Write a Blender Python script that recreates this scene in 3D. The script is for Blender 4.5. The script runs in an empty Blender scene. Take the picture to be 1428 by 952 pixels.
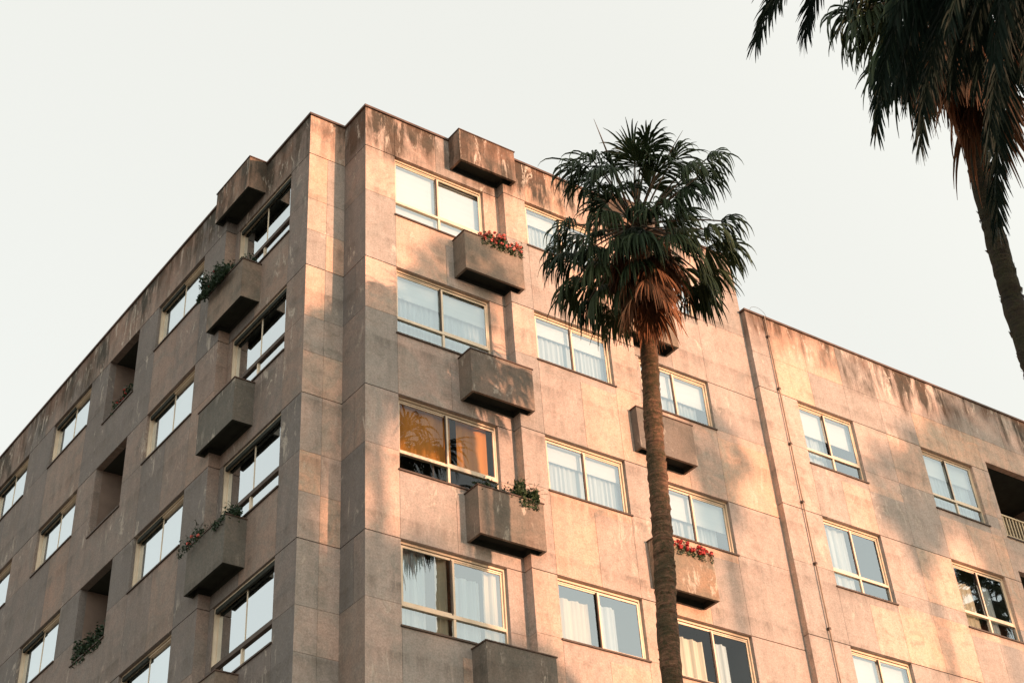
import bpy, math, random, bisect
from mathutils import Vector, Matrix

random.seed(11)
scn = bpy.context.scene
col = scn.collection
ZG = 23.39                       # height of the top storey joint above the street
SK = -0.084                      # the street corner is a little wider than a right angle
def W(x, y, z): return (x + SK * y, y, z + ZG)

# ------------------------------------------------------------------ tagging helpers
def tag(o, label=None, cat=None, group=None, kind=None):
    if label: o['label'] = label
    if cat: o['category'] = cat
    if group: o['group'] = group
    if kind: o['kind'] = kind
    return o

def empty(name, loc, label, cat, group=None):
    o = bpy.data.objects.new(name, None); col.objects.link(o); o.location = loc
    o.empty_display_size = .3
    return tag(o, label, cat, group)

class MB:
    """mesh builder in world coordinates (converted to the parent's space on build)"""
    def __init__(s): s.v = []; s.f = []; s.uv = []; s.t = []; s.ct = 0.5; s.m = []; s.cm = 0
    def quad(s, pts, uv=None, tint=None):
        b = len(s.v); s.v += [tuple(p) for p in pts]; s.f.append(tuple(range(b, b + len(pts))))
        s.uv.append(uv if uv else [(p[0] + p[1], p[2]) for p in pts]); s.t.append(s.ct if tint is None else tint); s.m.append(s.cm)
    def box(s, fn, a0, a1, b0, b1, c0, c1):
        P = [fn(a, b, c) for c in (c0, c1) for b in (b0, b1) for a in (a0, a1)]
        for q in ((0, 1, 3, 2), (4, 5, 7, 6), (0, 1, 5, 4), (2, 3, 7, 6), (0, 2, 6, 4), (1, 3, 7, 5)):
            s.quad([P[i] for i in q])
    def tube(s, pts, rad, n=8, cap=True):
        rings = []
        prev = None
        for i, p in enumerate(pts):
            p = Vector(p)
            d = (Vector(pts[min(i + 1, len(pts) - 1)]) - Vector(pts[max(i - 1, 0)])).normalized()
            if prev is None:
                a = d.cross(Vector((0, 0, 1)) if abs(d.z) < .9 else Vector((1, 0, 0))).normalized()
            else: a = (prev - d * prev.dot(d)).normalized()
            prev = a; b = d.cross(a); r = rad[i] if isinstance(rad, (list, tuple)) else rad
            base = len(s.v)
            for k in range(n):
                t = 2 * math.pi * k / n; s.v.append(tuple(p + a * (math.cos(t) * r) + b * (math.sin(t) * r)))
            rings.append(base)
        for i in range(len(rings) - 1):
            for k in range(n):
                q = (rings[i] + k, rings[i] + (k + 1) % n, rings[i + 1] + (k + 1) % n, rings[i + 1] + k)
                s.f.append(q); s.uv.append([(s.v[j][0] + s.v[j][1], s.v[j][2]) for j in q]); s.t.append(s.ct); s.m.append(s.cm)
        if cap:
            for r in (rings[0], rings[-1]):
                q = tuple(range(r, r + n)); s.f.append(q); s.uv.append([(0, 0)] * n); s.t.append(s.ct); s.m.append(s.cm)
    def build(s, name, mat, parent=None, smooth=False):
        me = bpy.data.meshes.new(name)
        off = Vector((0, 0, 0)); p = parent
        while p is not None: off += Vector(p.location); p = p.parent
        me.from_pydata([tuple(Vector(v) - off) for v in s.v], [], s.f)
        uvl = me.uv_layers.new(name='metres'); k = 0
        flat = [c for f in s.uv for uv in f for c in uv]
        uvl.data.foreach_set('uv', flat)
        at = me.attributes.new('tint', 'FLOAT', 'FACE'); at.data.foreach_set('value', s.t)
        mats = mat if isinstance(mat, (list, tuple)) else [mat]
        for m in mats: me.materials.append(m)
        me.polygons.foreach_set('material_index', s.m)
        if smooth: me.polygons.foreach_set('use_smooth', [True] * len(me.polygons))
        me.update()
        o = bpy.data.objects.new(name, me); col.objects.link(o)
        if parent: o.parent = parent
        return o

# ------------------------------------------------------------------ materials
def mat_new(name):
    m = bpy.data.materials.new(name); m.use_nodes = True
    nt = m.node_tree; nt.nodes.clear()
    return m, nt, (lambda t, **k: node(nt, t, **k))
def node(nt, t, **k):
    n = nt.nodes.new(t)
    for a, v in k.items():
        if a.startswith('i_'):
            key = a[2:]; key = int(key) if key.isdigit() else key
            n.inputs[key].default_value = v
        else: setattr(n, a, v)
    return n
def L(nt, a, b): nt.links.new(a, b)
def principled(nt, N, **k):
    b = N('ShaderNodeBsdfPrincipled'); o = N('ShaderNodeOutputMaterial'); L(nt, b.outputs[0], o.inputs[0])
    for kk, v in k.items(): b.inputs[kk].default_value = v
    return b, o
def mathn(nt, N, op, a, b=None, clamp=False):
    n = N('ShaderNodeMath', operation=op, use_clamp=clamp)
    for i, x in enumerate((a, b)):
        if x is None: continue
        if isinstance(x, (int, float)): n.inputs[i].default_value = x
        else: L(nt, x, n.inputs[i])
    return n.outputs[0]
def mixc(nt, N, fac, a, b, mode='MIX'):
    n = N('ShaderNodeMix', data_type='RGBA', blend_type=mode)
    for i, x in ((0, fac), (6, a), (7, b)):
        if isinstance(x, (int, float)): n.inputs[i].default_value = x
        elif isinstance(x, tuple): n.inputs[i].default_value = x if len(x) == 4 else (*x, 1)
        else: L(nt, x, n.inputs[i])
    return n.outputs[2]
def ramp(nt, N, x, stops):
    r = N('ShaderNodeValToRGB'); e = r.color_ramp.elements
    e[0].position, e[1].position = stops[0][0], stops[-1][0]
    e[0].color = (*[stops[0][1]] * 3, 1); e[1].color = (*[stops[-1][1]] * 3, 1)
    for p, v in stops[1:-1]:
        q = e.new(p); q.color = (v, v, v, 1)
    L(nt, x, r.inputs[0]); return r.outputs[0]

def concrete(name, base, warm, grey, dirt=1.0, top=1.06, seed=0.0):
    m, nt, N = mat_new(name)
    b, _ = principled(nt, N, Roughness=.88)
    b.inputs['Specular IOR Level'].default_value = .25
    uv = N('ShaderNodeUVMap', uv_map='metres'); sep = N('ShaderNodeSeparateXYZ'); L(nt, uv.outputs[0], sep.inputs[0])
    geo = N('ShaderNodeNewGeometry')
    off = N('ShaderNodeVectorMath', operation='ADD'); L(nt, geo.outputs['Position'], off.inputs[0]); off.inputs[1].default_value = (seed, seed * 2, seed)
    P = off.outputs[0]
    def noise(scale, detail=3, rough=.6, vec=None, dist=0):
        n = N('ShaderNodeTexNoise', i_Scale=scale, i_Detail=detail, i_Roughness=rough); n.inputs['Distortion'].default_value = dist
        L(nt, vec or P, n.inputs['Vector']); return n.outputs[0]
    tint = N('ShaderNodeAttribute', attribute_name='tint').outputs['Fac']
    big = ramp(nt, N, noise(.55, 4, .65, dist=.6), [(.35, 0), (.68, 1)])
    c = mixc(nt, N, big, (*base, 1), (*warm, 1))
    mid = ramp(nt, N, noise(1.7, 5, .7, dist=1.2), [(.42, 0), (.66, 1)])
    c = mixc(nt, N, mathn(nt, N, 'MULTIPLY', mid, .8), c, (*grey, 1))
    # panel to panel difference in colour
    tv = mathn(nt, N, 'ADD', mathn(nt, N, 'MULTIPLY', tint, .42), .76)
    hv = N('ShaderNodeHueSaturation'); L(nt, tv, hv.inputs['Value']); L(nt, c, hv.inputs['Color'])
    L(nt, mathn(nt, N, 'ADD', mathn(nt, N, 'MULTIPLY', tint, .75), .58), hv.inputs['Saturation'])
    c = hv.outputs[0]
    c = mixc(nt, N, ramp(nt, N, tint, [(.0, .6), (.12, .5), (.4, 0), (1, 0)]), c, tuple(x * .86 for x in (grey[0], grey[1] * 1.03, grey[2] * 1.08)))
    # streaky rain stains: stretched down the wall
    mp = N('ShaderNodeCombineXYZ'); L(nt, mathn(nt, N, 'MULTIPLY', sep.outputs[0], 3.4), mp.inputs[0]); L(nt, mathn(nt, N, 'MULTIPLY', sep.outputs[1], .42), mp.inputs[1]); mp.inputs[2].default_value = seed
    st = noise(1.0, 6, .68, mp.outputs[0], .35)
    mp2 = N('ShaderNodeCombineXYZ'); L(nt, mathn(nt, N, 'MULTIPLY', sep.outputs[0], 1.3), mp2.inputs[0]); L(nt, mathn(nt, N, 'MULTIPLY', sep.outputs[1], .5), mp2.inputs[1]); mp2.inputs[2].default_value = seed + 7
    st2 = noise(1.0, 5, .7, mp2.outputs[0], .5)
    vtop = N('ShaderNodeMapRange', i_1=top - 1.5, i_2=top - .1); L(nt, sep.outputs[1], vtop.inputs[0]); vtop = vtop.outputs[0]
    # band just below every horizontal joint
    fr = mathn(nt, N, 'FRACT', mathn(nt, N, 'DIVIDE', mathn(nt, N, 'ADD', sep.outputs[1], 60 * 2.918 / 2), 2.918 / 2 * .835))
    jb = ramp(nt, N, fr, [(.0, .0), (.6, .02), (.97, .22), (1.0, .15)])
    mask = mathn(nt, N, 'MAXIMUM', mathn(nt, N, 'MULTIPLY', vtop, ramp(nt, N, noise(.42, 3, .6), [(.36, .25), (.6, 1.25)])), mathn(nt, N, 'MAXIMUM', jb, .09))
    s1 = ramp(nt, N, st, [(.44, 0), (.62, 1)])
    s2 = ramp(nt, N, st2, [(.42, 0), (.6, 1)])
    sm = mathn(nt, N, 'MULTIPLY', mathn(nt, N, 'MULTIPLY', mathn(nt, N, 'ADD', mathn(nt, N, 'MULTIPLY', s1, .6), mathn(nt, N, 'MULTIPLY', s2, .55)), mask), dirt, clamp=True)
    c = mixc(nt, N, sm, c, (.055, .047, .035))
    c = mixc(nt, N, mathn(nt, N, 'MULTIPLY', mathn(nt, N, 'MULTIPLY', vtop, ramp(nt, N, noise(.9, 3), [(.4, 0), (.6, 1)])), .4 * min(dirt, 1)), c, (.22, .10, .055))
    # pale lime bloom in ragged drips
    mp3 = N('ShaderNodeCombineXYZ'); L(nt, mathn(nt, N, 'MULTIPLY', sep.outputs[0], 4.6), mp3.inputs[0]); L(nt, mathn(nt, N, 'MULTIPLY', sep.outputs[1], 1.3), mp3.inputs[1]); mp3.inputs[2].default_value = seed + 3
    w = ramp(nt, N, noise(1.0, 6, .75, mp3.outputs[0], .8), [(.56, 0), (.62, 1)])
    w2 = mathn(nt, N, 'ADD', ramp(nt, N, noise(.8, 2, .5), [(.5, 0), (.62, .7)]), mathn(nt, N, 'MULTIPLY', vtop, .8), clamp=True)
    c = mixc(nt, N, mathn(nt, N, 'MULTIPLY', mathn(nt, N, 'MULTIPLY', w, w2), .7), c, (.62, .55, .46))
    # speckle of the aggregate
    sp = noise(30, 4, .85)
    c = mixc(nt, N, .55, c, mixc(nt, N, ramp(nt, N, sp, [(.34, .38), (.66, 1)]), (0, 0, 0), (1.42, 1.42, 1.42)), 'MULTIPLY')
    c = mixc(nt, N, ramp(nt, N, noise(9, 4, .7), [(.5, 0), (.8, .4)]), c, (.14, .11, .085))
    blot = mathn(nt, N, 'MULTIPLY', ramp(nt, N, noise(2.6, 6, .75, dist=1.5), [(.5, 0), (.7, .55)]), ramp(nt, N, noise(.45, 2), [(.4, 0), (.6, 1)]))
    c = mixc(nt, N, blot, c, (.17, .145, .115))
    L(nt, c, b.inputs['Base Color'])
    bp = N('ShaderNodeBump', i_Strength=.35, i_Distance=.006); L(nt, noise(40, 4, .7), bp.inputs['Height']); L(nt, bp.outputs[0], b.inputs['Normal'])
    return m

def simple(name, c, rough=.6, metallic=0, var=.25, scale=6, spec=.5):
    m, nt, N = mat_new(name); b, _ = principled(nt, N, Roughness=rough, Metallic=metallic)
    b.inputs['Specular IOR Level'].default_value = spec
    g = N('ShaderNodeNewGeometry'); n = N('ShaderNodeTexNoise', i_Scale=scale, i_Detail=4); L(nt, g.outputs['Position'], n.inputs['Vector'])
    lo = tuple(x * (1 - var) for x in c); hi = tuple(min(1, x * (1 + var)) for x in c)
    L(nt, mixc(nt, N, ramp(nt, N, n.outputs[0], [(.3, 0), (.7, 1)]), (*lo, 1), (*hi, 1)), b.inputs['Base Color'])
    return m

def leafy(name, c1, c2, rough=.55, trans=.12, spec=.35):
    """foliage: colour differs from leaf to leaf through the tint attribute"""
    m, nt, N = mat_new(name)
    b = N('ShaderNodeBsdfPrincipled', i_Roughness=rough); b.inputs['Specular IOR Level'].default_value = spec
    tr = N('ShaderNodeBsdfTranslucent'); mx = N('ShaderNodeMixShader'); mx.inputs[0].default_value = trans
    o = N('ShaderNodeOutputMaterial')
    t = N('ShaderNodeAttribute', attribute_name='tint').outputs['Fac']
    g = N('ShaderNodeNewGeometry'); n = N('ShaderNodeTexNoise', i_Scale=5, i_Detail=3); L(nt, g.outputs['Position'], n.inputs['Vector'])
    f = mathn(nt, N, 'ADD', mathn(nt, N, 'MULTIPLY', t, .8), mathn(nt, N, 'MULTIPLY', n.outputs[0], .25), clamp=True)
    c = mixc(nt, N, f, (*c1, 1), (*c2, 1))
    L(nt, c, b.inputs['Base Color']); L(nt, c, tr.inputs[0]); L(nt, b.outputs[0], mx.inputs[1]); L(nt, tr.outputs[0], mx.inputs[2]); L(nt, mx.outputs[0], o.inputs[0])
    return m

def glass(name, tint, lo, hi):
    m, nt, N = mat_new(name)
    gl = N('ShaderNodeBsdfGlossy'); gl.inputs['Roughness'].default_value = .015; gl.inputs['Color'].default_value = (*tint, 1)
    tr = N('ShaderNodeBsdfTransparent'); tr.inputs['Color'].default_value = (.82, .88, .88, 1)
    fr = N('ShaderNodeFresnel', i_IOR=1.9); f = N('ShaderNodeMapRange', i_1=.0, i_2=.6, i_3=lo, i_4=hi); L(nt, fr.outputs[0], f.inputs[0])
    g = N('ShaderNodeNewGeometry'); n = N('ShaderNodeTexNoise', i_Scale=1.3, i_Detail=1); L(nt, g.outputs['Position'], n.inputs['Vector'])
    bp = N('ShaderNodeBump', i_Strength=.25, i_Distance=.01); L(nt, n.outputs[0], bp.inputs['Height']); L(nt, bp.outputs[0], gl.inputs['Normal'])
    mx = N('ShaderNodeMixShader'); L(nt, f.outputs[0], mx.inputs[0]); L(nt, tr.outputs[0], mx.inputs[1]); L(nt, gl.outputs[0], mx.inputs[2])
    o = N('ShaderNodeOutputMaterial'); L(nt, mx.outputs[0], o.inputs[0]); return m

def fabric(name, c, folds=True):
    m, nt, N = mat_new(name); b, _ = principled(nt, N, Roughness=.9)
    b.inputs['Specular IOR Level'].default_value = .1
    uv = N('ShaderNodeUVMap', uv_map='metres'); w = N('ShaderNodeTexNoise', i_Scale=1.0, i_Detail=3)
    mp = N('ShaderNodeMapping'); mp.inputs['Scale'].default_value = (9, .3, 1) if folds else (1, 14, 1); L(nt, uv.outputs[0], mp.inputs[0]); L(nt, mp.outputs[0], w.inputs['Vector'])
    lo = tuple(x * (.78 if folds else .95) for x in c)
    L(nt, mixc(nt, N, ramp(nt, N, w.outputs[0], [(.35, 0), (.65, 1)]), (*lo, 1), (*c, 1)), b.inputs['Base Color'])
    return m

M = {}
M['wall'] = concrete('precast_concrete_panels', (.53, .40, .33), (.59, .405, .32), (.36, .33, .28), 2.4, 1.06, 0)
M['wall_shaded'] = concrete('precast_concrete_panels_shaded', (.275, .222, .192), (.29, .215, .18), (.21, .188, .168), 2.2, 1.06, 5)  # same concrete, darkened by colour for the side out of the sun
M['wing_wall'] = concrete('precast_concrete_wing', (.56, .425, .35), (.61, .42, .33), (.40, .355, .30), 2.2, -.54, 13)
M['box'] = concrete('weathered_concrete_planter', (.25, .20, .16), (.29, .20, .145), (.14, .135, .11), 2.6, 1.1, 31)
M['box_top'] = concrete('stained_concrete_parapet_box', (.30, .20, .145), (.33, .19, .13), (.17, .145, .11), 3.4, 1.1, 47)
M['frame'] = simple('champagne_anodised_aluminium', (.64, .52, .38), .42, .25, .12, 3)
M['gold'] = simple('bare_gold_aluminium', (.42, .33, .20), .5, .3, .12, 3)
M['sill'] = simple('dark_bronze_sill', (.07, .045, .03), .6, .2, .3)
M['coping'] = simple('rusted_metal_coping', (.085, .05, .035), .7, .1, .45, 5)
M['glass'] = glass('reflective_window_glass', (.80, .90, .95), .24, .62)
M['glass_side'] = glass('mirror_like_window_glass', (.84, .90, .93), .55, .80)
M['glass_clear'] = glass('clear_window_glass', (.80, .86, .9), .03, .16)
M['dark'] = simple('unlit_room_dark', (.05, .042, .036), .9, 0, .3, 1)  # darkness of the unlit rooms is put into this colour
M['reveal'] = simple('loggia_render', (.20, .145, .115), .9, 0, .25, 2)
M['sheer'] = fabric('sheer_white_curtain', (.56, .63, .66))
M['blind'] = fabric('white_roller_blind', (.68, .71, .71), False)
M['orange'] = fabric('orange_curtain', (.62, .24, .055))
M['stripe'] = fabric('cream_curtain', (.74, .66, .52))
M['soffit'] = simple('shade_black_soffit', (.022, .026, .02), .95)  # near-black colour stands in for the shade under boxes and inside loggias
M['soil'] = simple('potting_soil', (.03, .022, .015), .95)
M['pipe'] = simple('painted_downpipe', (.46, .36, .28), .7, 0, .2)
M['leaf'] = leafy('planter_leaves', (.02, .045, .02), (.06, .10, .035))
M['leaf_dark'] = leafy('dark_planter_leaves', (.012, .03, .016), (.03, .06, .025))
M['petal_red'] = simple('red_petals', (.44, .035, .03), .6, 0, .3, 20)
M['petal_pink'] = simple('coral_petals', (.60, .13, .10), .6, 0, .3, 20)
M['fan'] = leafy('fan_palm_blades', (.012, .028, .014), (.058, .080, .034), .6, .16, .18)
M['fan_dry'] = leafy('dry_fan_palm_blades', (.06, .03, .014), (.30, .13, .06), .8, .12)
M['date'] = leafy('date_palm_leaflets', (.003, .011, .009), (.009, .022, .015), .6, .04, .12)  # leaflets darkened in colour for the shade they hang in
M['petiole'] = simple('palm_leaf_stalk', (.085, .06, .035), .6, 0, .3)

# trunk bark: rings and moss
def bark(name, c1, c2, moss):
    m, nt, N = mat_new(name); b, _ = principled(nt, N, Roughness=.9); b.inputs['Specular IOR Level'].default_value = .2
    g = N('ShaderNodeNewGeometry'); mp = N('ShaderNodeMapping'); mp.inputs['Scale'].default_value = (3, 3, 22); L(nt, g.outputs['Position'], mp.inputs[0])
    n = N('ShaderNodeTexNoise', i_Scale=1, i_Detail=6, i_Roughness=.7); L(nt, mp.outputs[0], n.inputs['Vector'])
    n2 = N('ShaderNodeTexNoise', i_Scale=14, i_Detail=5, i_Roughness=.75); L(nt, g.outputs['Position'], n2.inputs['Vector'])
    c = mixc(nt, N, ramp(nt, N, n.outputs[0], [(.35, 0), (.65, 1)]), (*c1, 1), (*c2, 1))
    sep = N('ShaderNodeSeparateXYZ'); L(nt, g.outputs['Position'], sep.inputs[0])
    c = mixc(nt, N, mathn(nt, N, 'MULTIPLY', ramp(nt, N, n2.outputs[0], [(.45, 0), (.62, 1)]), moss), c, (.045, .045, .02))
    n3 = N('ShaderNodeTexNoise', i_Scale=2.2, i_Detail=4, i_Roughness=.7); L(nt, g.outputs['Position'], n3.inputs['Vector'])
    c = mixc(nt, N, mathn(nt, N, 'MULTIPLY', ramp(nt, N, n3.outputs[0], [(.45, 0), (.6, .75)]), moss), c, (.04, .038, .02))
    L(nt, c, b.inputs['Base Color'])
    bp = N('ShaderNodeBump', i_Strength=.9, i_Distance=.03)
    L(nt, mathn(nt, N, 'ADD', n.outputs[0], n2.outputs[0]), bp.inputs['Height']); L(nt, bp.outputs[0], b.inputs['Normal'])
    return m
M['bark'] = bark('fan_palm_bark', (.075, .038, .025), (.25, .135, .08), .85)
M['bark_dark'] = bark('rough_palm_bark', (.016, .014, .011), (.055, .04, .028), .6)

# ------------------------------------------------------------------ dimensions (metres, measured from the corner)
H = [0, -2.9, -5.834, -8.749, -11.66, -14.57, -17.48, -20.39]      # storey joints
HW = [0, -2.9, -5.822, -8.741, -11.66, -14.57, -17.48, -20.39]
n1, n2, ZR, HALF = .735, .778, 1.061, -1.212
sA, sB = -1.575, -1.215
xA0, xA1, xs, e = .651, 2.698, 3.056, .198
xB0, xB1, xs2 = 3.568, 5.366, 6.78
xC0, xC1, xw = 6.25, 8.052, 9.394
ew, zwr, zwo, sD = .131, 2.359, .294, -1.631
XEND = 27.0
bd, bt, bb, btw = .373, -1.711, -2.647, 1.099
bx0, bx1, cbx0, cbx1 = 1.922, 3.258, 5.653, 7.025
yA0, ys, eL = 1.407, 3.573, .224
gx0, gx1, gd = 2.415, 3.764, .398
yb0, yb1, yl0, yl1, yc0, yc1, yd0, yd1 = 4.472, 6.49, 7.384, 8.818, 9.735, 11.749, 13.143, 15.15
sl = -1.729
YEND = 26.0
BASE = -ZG + .02
ROWS = 5
REV = .15

def bottom_of(v): return v

def frame_fn(O, du, dn):
    O = Vector(O); du = Vector(du); dn = Vector(dn)
    def P(u, v, d):
        p = O + du * u - dn * d
        return W(p.x, p.y, p.z + v)
    return P

def wall_grid(name, parent, P, u0, u1, v0, v1, holes, vj, thin_h, thin_v, mat, seed, rev=REV):
    """facade sheet with real recessed joints and real openings.
       holes: (u0,u1,v0,v1,depth of reveal); vj: storey joints; thin_h: fine joints; thin_v: (u, v_lo, v_hi)"""
    gw, gd_, tw, td = .018, .035, .0035, .007
    us = {u0, u1}; vs = {v0, v1}
    for h in holes: us |= {h[0], h[1]}; vs |= {h[2], h[3]}
    hb = [(v - gw, v) for v in vj if v0 < v <= v1]; tb = [(v - tw, v + tw) for v in thin_h if v0 < v < v1]
    for a, b in hb + tb: vs |= {a, b}
    tv = [(u - tw, u + tw, a, b) for u, a, b in thin_v if u0 + tw < u < u1 - tw]
    for a, b, c, d in tv: us |= {a, b}; vs |= {max(c, v0), min(d, v1)}
    us = sorted(x for x in us if u0 - 1e-6 <= x <= u1 + 1e-6); vs = sorted(x for x in vs if v0 - 1e-6 <= x <= v1 + 1e-6)
    uj = sorted(set(round(t[0], 3) for t in tv)); vjj = sorted([a for a, b in hb] + [a for a, b in tb])
    def depth(u, v):
        for h in holes:
            if h[0] < u < h[1] and h[2] < v < h[3]: return None, h[4]
        for a, b in hb:
            if a < v < b: return gd_, 0
        for a, b in tb:
            if a < v < b: return td, 0
        for a, b, c, d in tv:
            if a < u < b and c < v < d: return td, 0
        return 0.0, 0
    nu, nv = len(us) - 1, len(vs) - 1
    D = [[depth((us[i] + us[i + 1]) / 2, (vs[j] + vs[j + 1]) / 2) for j in range(nv)] for i in range(nu)]
    mb = MB()
    def tintof(u, v):
        # only joints that really run past this height split the panels
        k = sum(1 for a, b, c, d in tv if a < u and c < v < d)
        r = random.Random(int(seed * 977 + k * 131 + bisect.bisect(vjj, v) * 7919)); return r.random()
    def dd(c): return c[1] if c[0] is None else c[0]
    for i in range(nu):
        for j in range(nv):
            a, b, c, d = us[i], us[i + 1], vs[j], vs[j + 1]; z = D[i][j]
            t = tintof((a + b) / 2, (c + d) / 2)
            if z[0] is not None:
                mb.quad([P(a, c, z[0]), P(b, c, z[0]), P(b, d, z[0]), P(a, d, z[0])], [(a + seed, c), (b + seed, c), (b + seed, d), (a + seed, d)], t)
            if i + 1 < nu:
                y = D[i + 1][j]; p, q = dd(z), dd(y)
                if abs(p - q) > 1e-6: mb.quad([P(b, c, p), P(b, c, q), P(b, d, q), P(b, d, p)], [(b + seed, c), (b + .1 + seed, c), (b + .1 + seed, d), (b + seed, d)], t)
            if j + 1 < nv:
                y = D[i][j + 1]; p, q = dd(z), dd(y)
                if abs(p - q) > 1e-6: mb.quad([P(a, d, p), P(a, d, q), P(b, d, q), P(b, d, p)], [(a + seed, d), (a + seed, d), (b + seed, d), (b + seed, d)], t)
    return mb.build(name, mat, parent)

# ------------------------------------------------------------------ windows
def window(parent, P, u0, u1, v0, v1, style, interior, depth=.10, glassmat='glass', rng=None, transom=.74, mull=.5, slim=False):
    fw, ft = (.03, .075) if slim else (.042, .06)
    A = lambda u, v, d: P(u, v, d)
    g = MB()
    bx = lambda m, a, b, c, d, e_, f: m.box(A, a, b, c, d, e_, f)
    # outer frame (hollow ring)
    bx(g, u0 + .002, u0 + fw, v0 + .002, v1 - .002, depth, depth + ft)
    bx(g, u1 - fw, u1 - .002, v0 + .002, v1 - .002, depth, depth + ft)
    bx(g, u0 + fw, u1 - fw, v1 - fw, v1 - .002, depth, depth + ft)
    bx(g, u0 + fw, u1 - fw, v0 + .002, v0 + fw * .8, depth, depth + ft)
    um = u0 + (u1 - u0) * mull
    vt = v1 - (v1 - v0) * transom if style == 'transom' else v0 + fw * .8
    if style == 'transom':
        bx(g, u0 + fw, u1 - fw, vt - .025, vt + .03, depth - .004, depth + ft)
        bx(g, um - .022, um + .022, v0 + fw * .8, vt - .025, depth + .004, depth + ft)
    # shutter box strip along the head
    bx(g, u0 + fw, u1 - fw, v1 - fw - .035, v1 - fw - .012, depth + .02, depth + ft)
    w = g.build('window', M['frame'], parent)
    if slim:
        m = MB(); bx(m, um if style != 'transom' else u0 + fw, u1 - fw, v1 - fw - .085, v1 - fw - .001, depth + .0, depth + ft - .03); m.build('dark_head_strip', M['soffit'], w)  # shade under the window head drawn as a near-black strip
        if style == 'transom':
            m = MB(); bx(m, u0 + fw, u1 - fw, vt - .05, vt + .035, depth - .012, depth + .03); m.build('transom_bar', M['sill'], w)
    # sliding sashes
    vb, vh = (vt + .03 if style == 'transom' else vt), v1 - fw - .035
    rightfront = (rng or random).random() < .7
    for s, (a, b) in enumerate(((u0 + fw, um + (.01 if slim else .025)), (um - (.01 if slim else .025), u1 - fw))):
        m = MB(); dz = depth + ((.052 if (s == 0) else .066) if slim else (.006 if (s == 1) == rightfront else .032)); sw = .012 if slim else .036
        bx(m, a, a + sw, vb, vh, dz, dz + .022); bx(m, b - sw, b, vb, vh, dz, dz + .022)
        bx(m, a + sw, b - sw, vh - sw * .8, vh, dz, dz + .022); bx(m, a + sw, b - sw, vb, vb + sw, dz, dz + .022)
        so = m.build('sash', M['frame'], w)
        m = MB(); m.quad([P(a + sw, vb + sw, dz + .011), P(b - sw, vb + sw, dz + .011), P(b - sw, vh - sw * .8, dz + .011), P(a + sw, vh - sw * .8, dz + .011)])
        m.build('glass', M[glassmat], w)
    if not slim:
        m = MB(); bx(m, um - .05, um - .027, vb + .01, vh - .005, depth + .003, depth + .03); m.build('sash_gap_bar', M['sill'], w)  # dark bar drawn in place of the gap between the sashes
    if style == 'transom':
        m = MB(); zz = depth + .03
        for a, b in ((u0 + fw, um - .022), (um + .022, u1 - fw)):
            m.quad([P(a, v0 + fw * .8, zz), P(b, v0 + fw * .8, zz), P(b, vt - .025, zz), P(a, vt - .025, zz)])
        m.build('lower_glass', M[glassmat], w)
    # projecting sill
    m = MB(); bx(m, u0 - .025, u1 + .025, v0 - .03, v0 + .001, -.03, depth + ft - .01); m.build('sill', M['sill'], w)
    # room behind
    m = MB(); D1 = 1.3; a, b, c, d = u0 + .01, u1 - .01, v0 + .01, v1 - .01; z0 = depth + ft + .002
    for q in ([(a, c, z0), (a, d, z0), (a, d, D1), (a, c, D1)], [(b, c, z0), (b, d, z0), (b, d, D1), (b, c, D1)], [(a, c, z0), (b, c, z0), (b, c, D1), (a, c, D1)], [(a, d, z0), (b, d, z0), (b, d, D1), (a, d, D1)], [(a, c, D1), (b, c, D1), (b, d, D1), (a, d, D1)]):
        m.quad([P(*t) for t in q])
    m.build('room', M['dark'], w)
    zc = depth + ft + .06
    def sheet(nm, ma, a, b, c, d, amp, freq, zz=zc):
        m = MB(); n = max(2, int((b - a) / .025)); ph = (rng or random).random() * 6
        for i in range(n):
            x0, x1 = a + (b - a) * i / n, a + (b - a) * (i + 1) / n
            f = lambda x: zz + amp * math.sin(x * freq + ph) + amp * .5 * math.sin(x * freq * 2.3 + ph * 2)
            m.quad([P(x0, c, f(x0)), P(x1, c, f(x1)), P(x1, d, f(x1)), P(x0, d, f(x0))], [(x0, c), (x1, c), (x1, d), (x0, d)])
        m.build(nm, M[ma], w, smooth=False)
    uu0, uu1, b0, t0 = u0 + .03, u1 - .03, v0 + .03, v1 - .03
    hh = v1 - v0
    if interior == 'blind': sheet('blind', 'blind', uu0, uu1, v0 + .02, t0, 0, 1)
    elif interior == 'sheer':
        sheet('curtain', 'sheer', uu0, uu1, b0, t0, .018, 55, zc + .06); sheet('blind', 'blind', uu0, uu1, v1 - hh * .36, t0, 0, 1)
    elif interior == 'half':
        sheet('blind', 'blind', uu0, uu1, v1 - hh * .55, t0, 0, 1); sheet('curtain', 'sheer', uu0, uu1 - .2, b0, t0, .02, 50, zc + .07)
    elif interior == 'orange':
        sheet('curtain', 'orange', u0 + .05, um + .12, v0 + hh * .30, t0, .012, 14); sheet('curtain', 'orange', um + .26, u1 - .14, v0 + hh * .30, t0, .012, 14)
    elif interior == 'stripe':
        sheet('curtain', 'sheer', uu0, u0 + .55, b0, t0, .03, 28); sheet('curtain', 'stripe', u0 + .72, um - .04, b0, t0, .03, 30)
        sheet('curtain', 'sheer', um + .05, u1 - .45, b0, v1 - hh * .2, .02, 30); sheet('curtain', 'stripe', u1 - .4, uu1, b0, t0, .03, 30)
    elif interior == 'gap':
        sheet('curtain', 'stripe', uu0, um - .18, b0, v1 - hh * .25, .02, 26); sheet('curtain', 'sheer', um + .03, um + .42, b0, v1 - hh * .2, .02, 26)
    elif interior == 'left_half':
        sheet('curtain', 'sheer', uu0, um - .1, b0, t0, .02, 30)
    elif interior == 'open':
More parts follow.
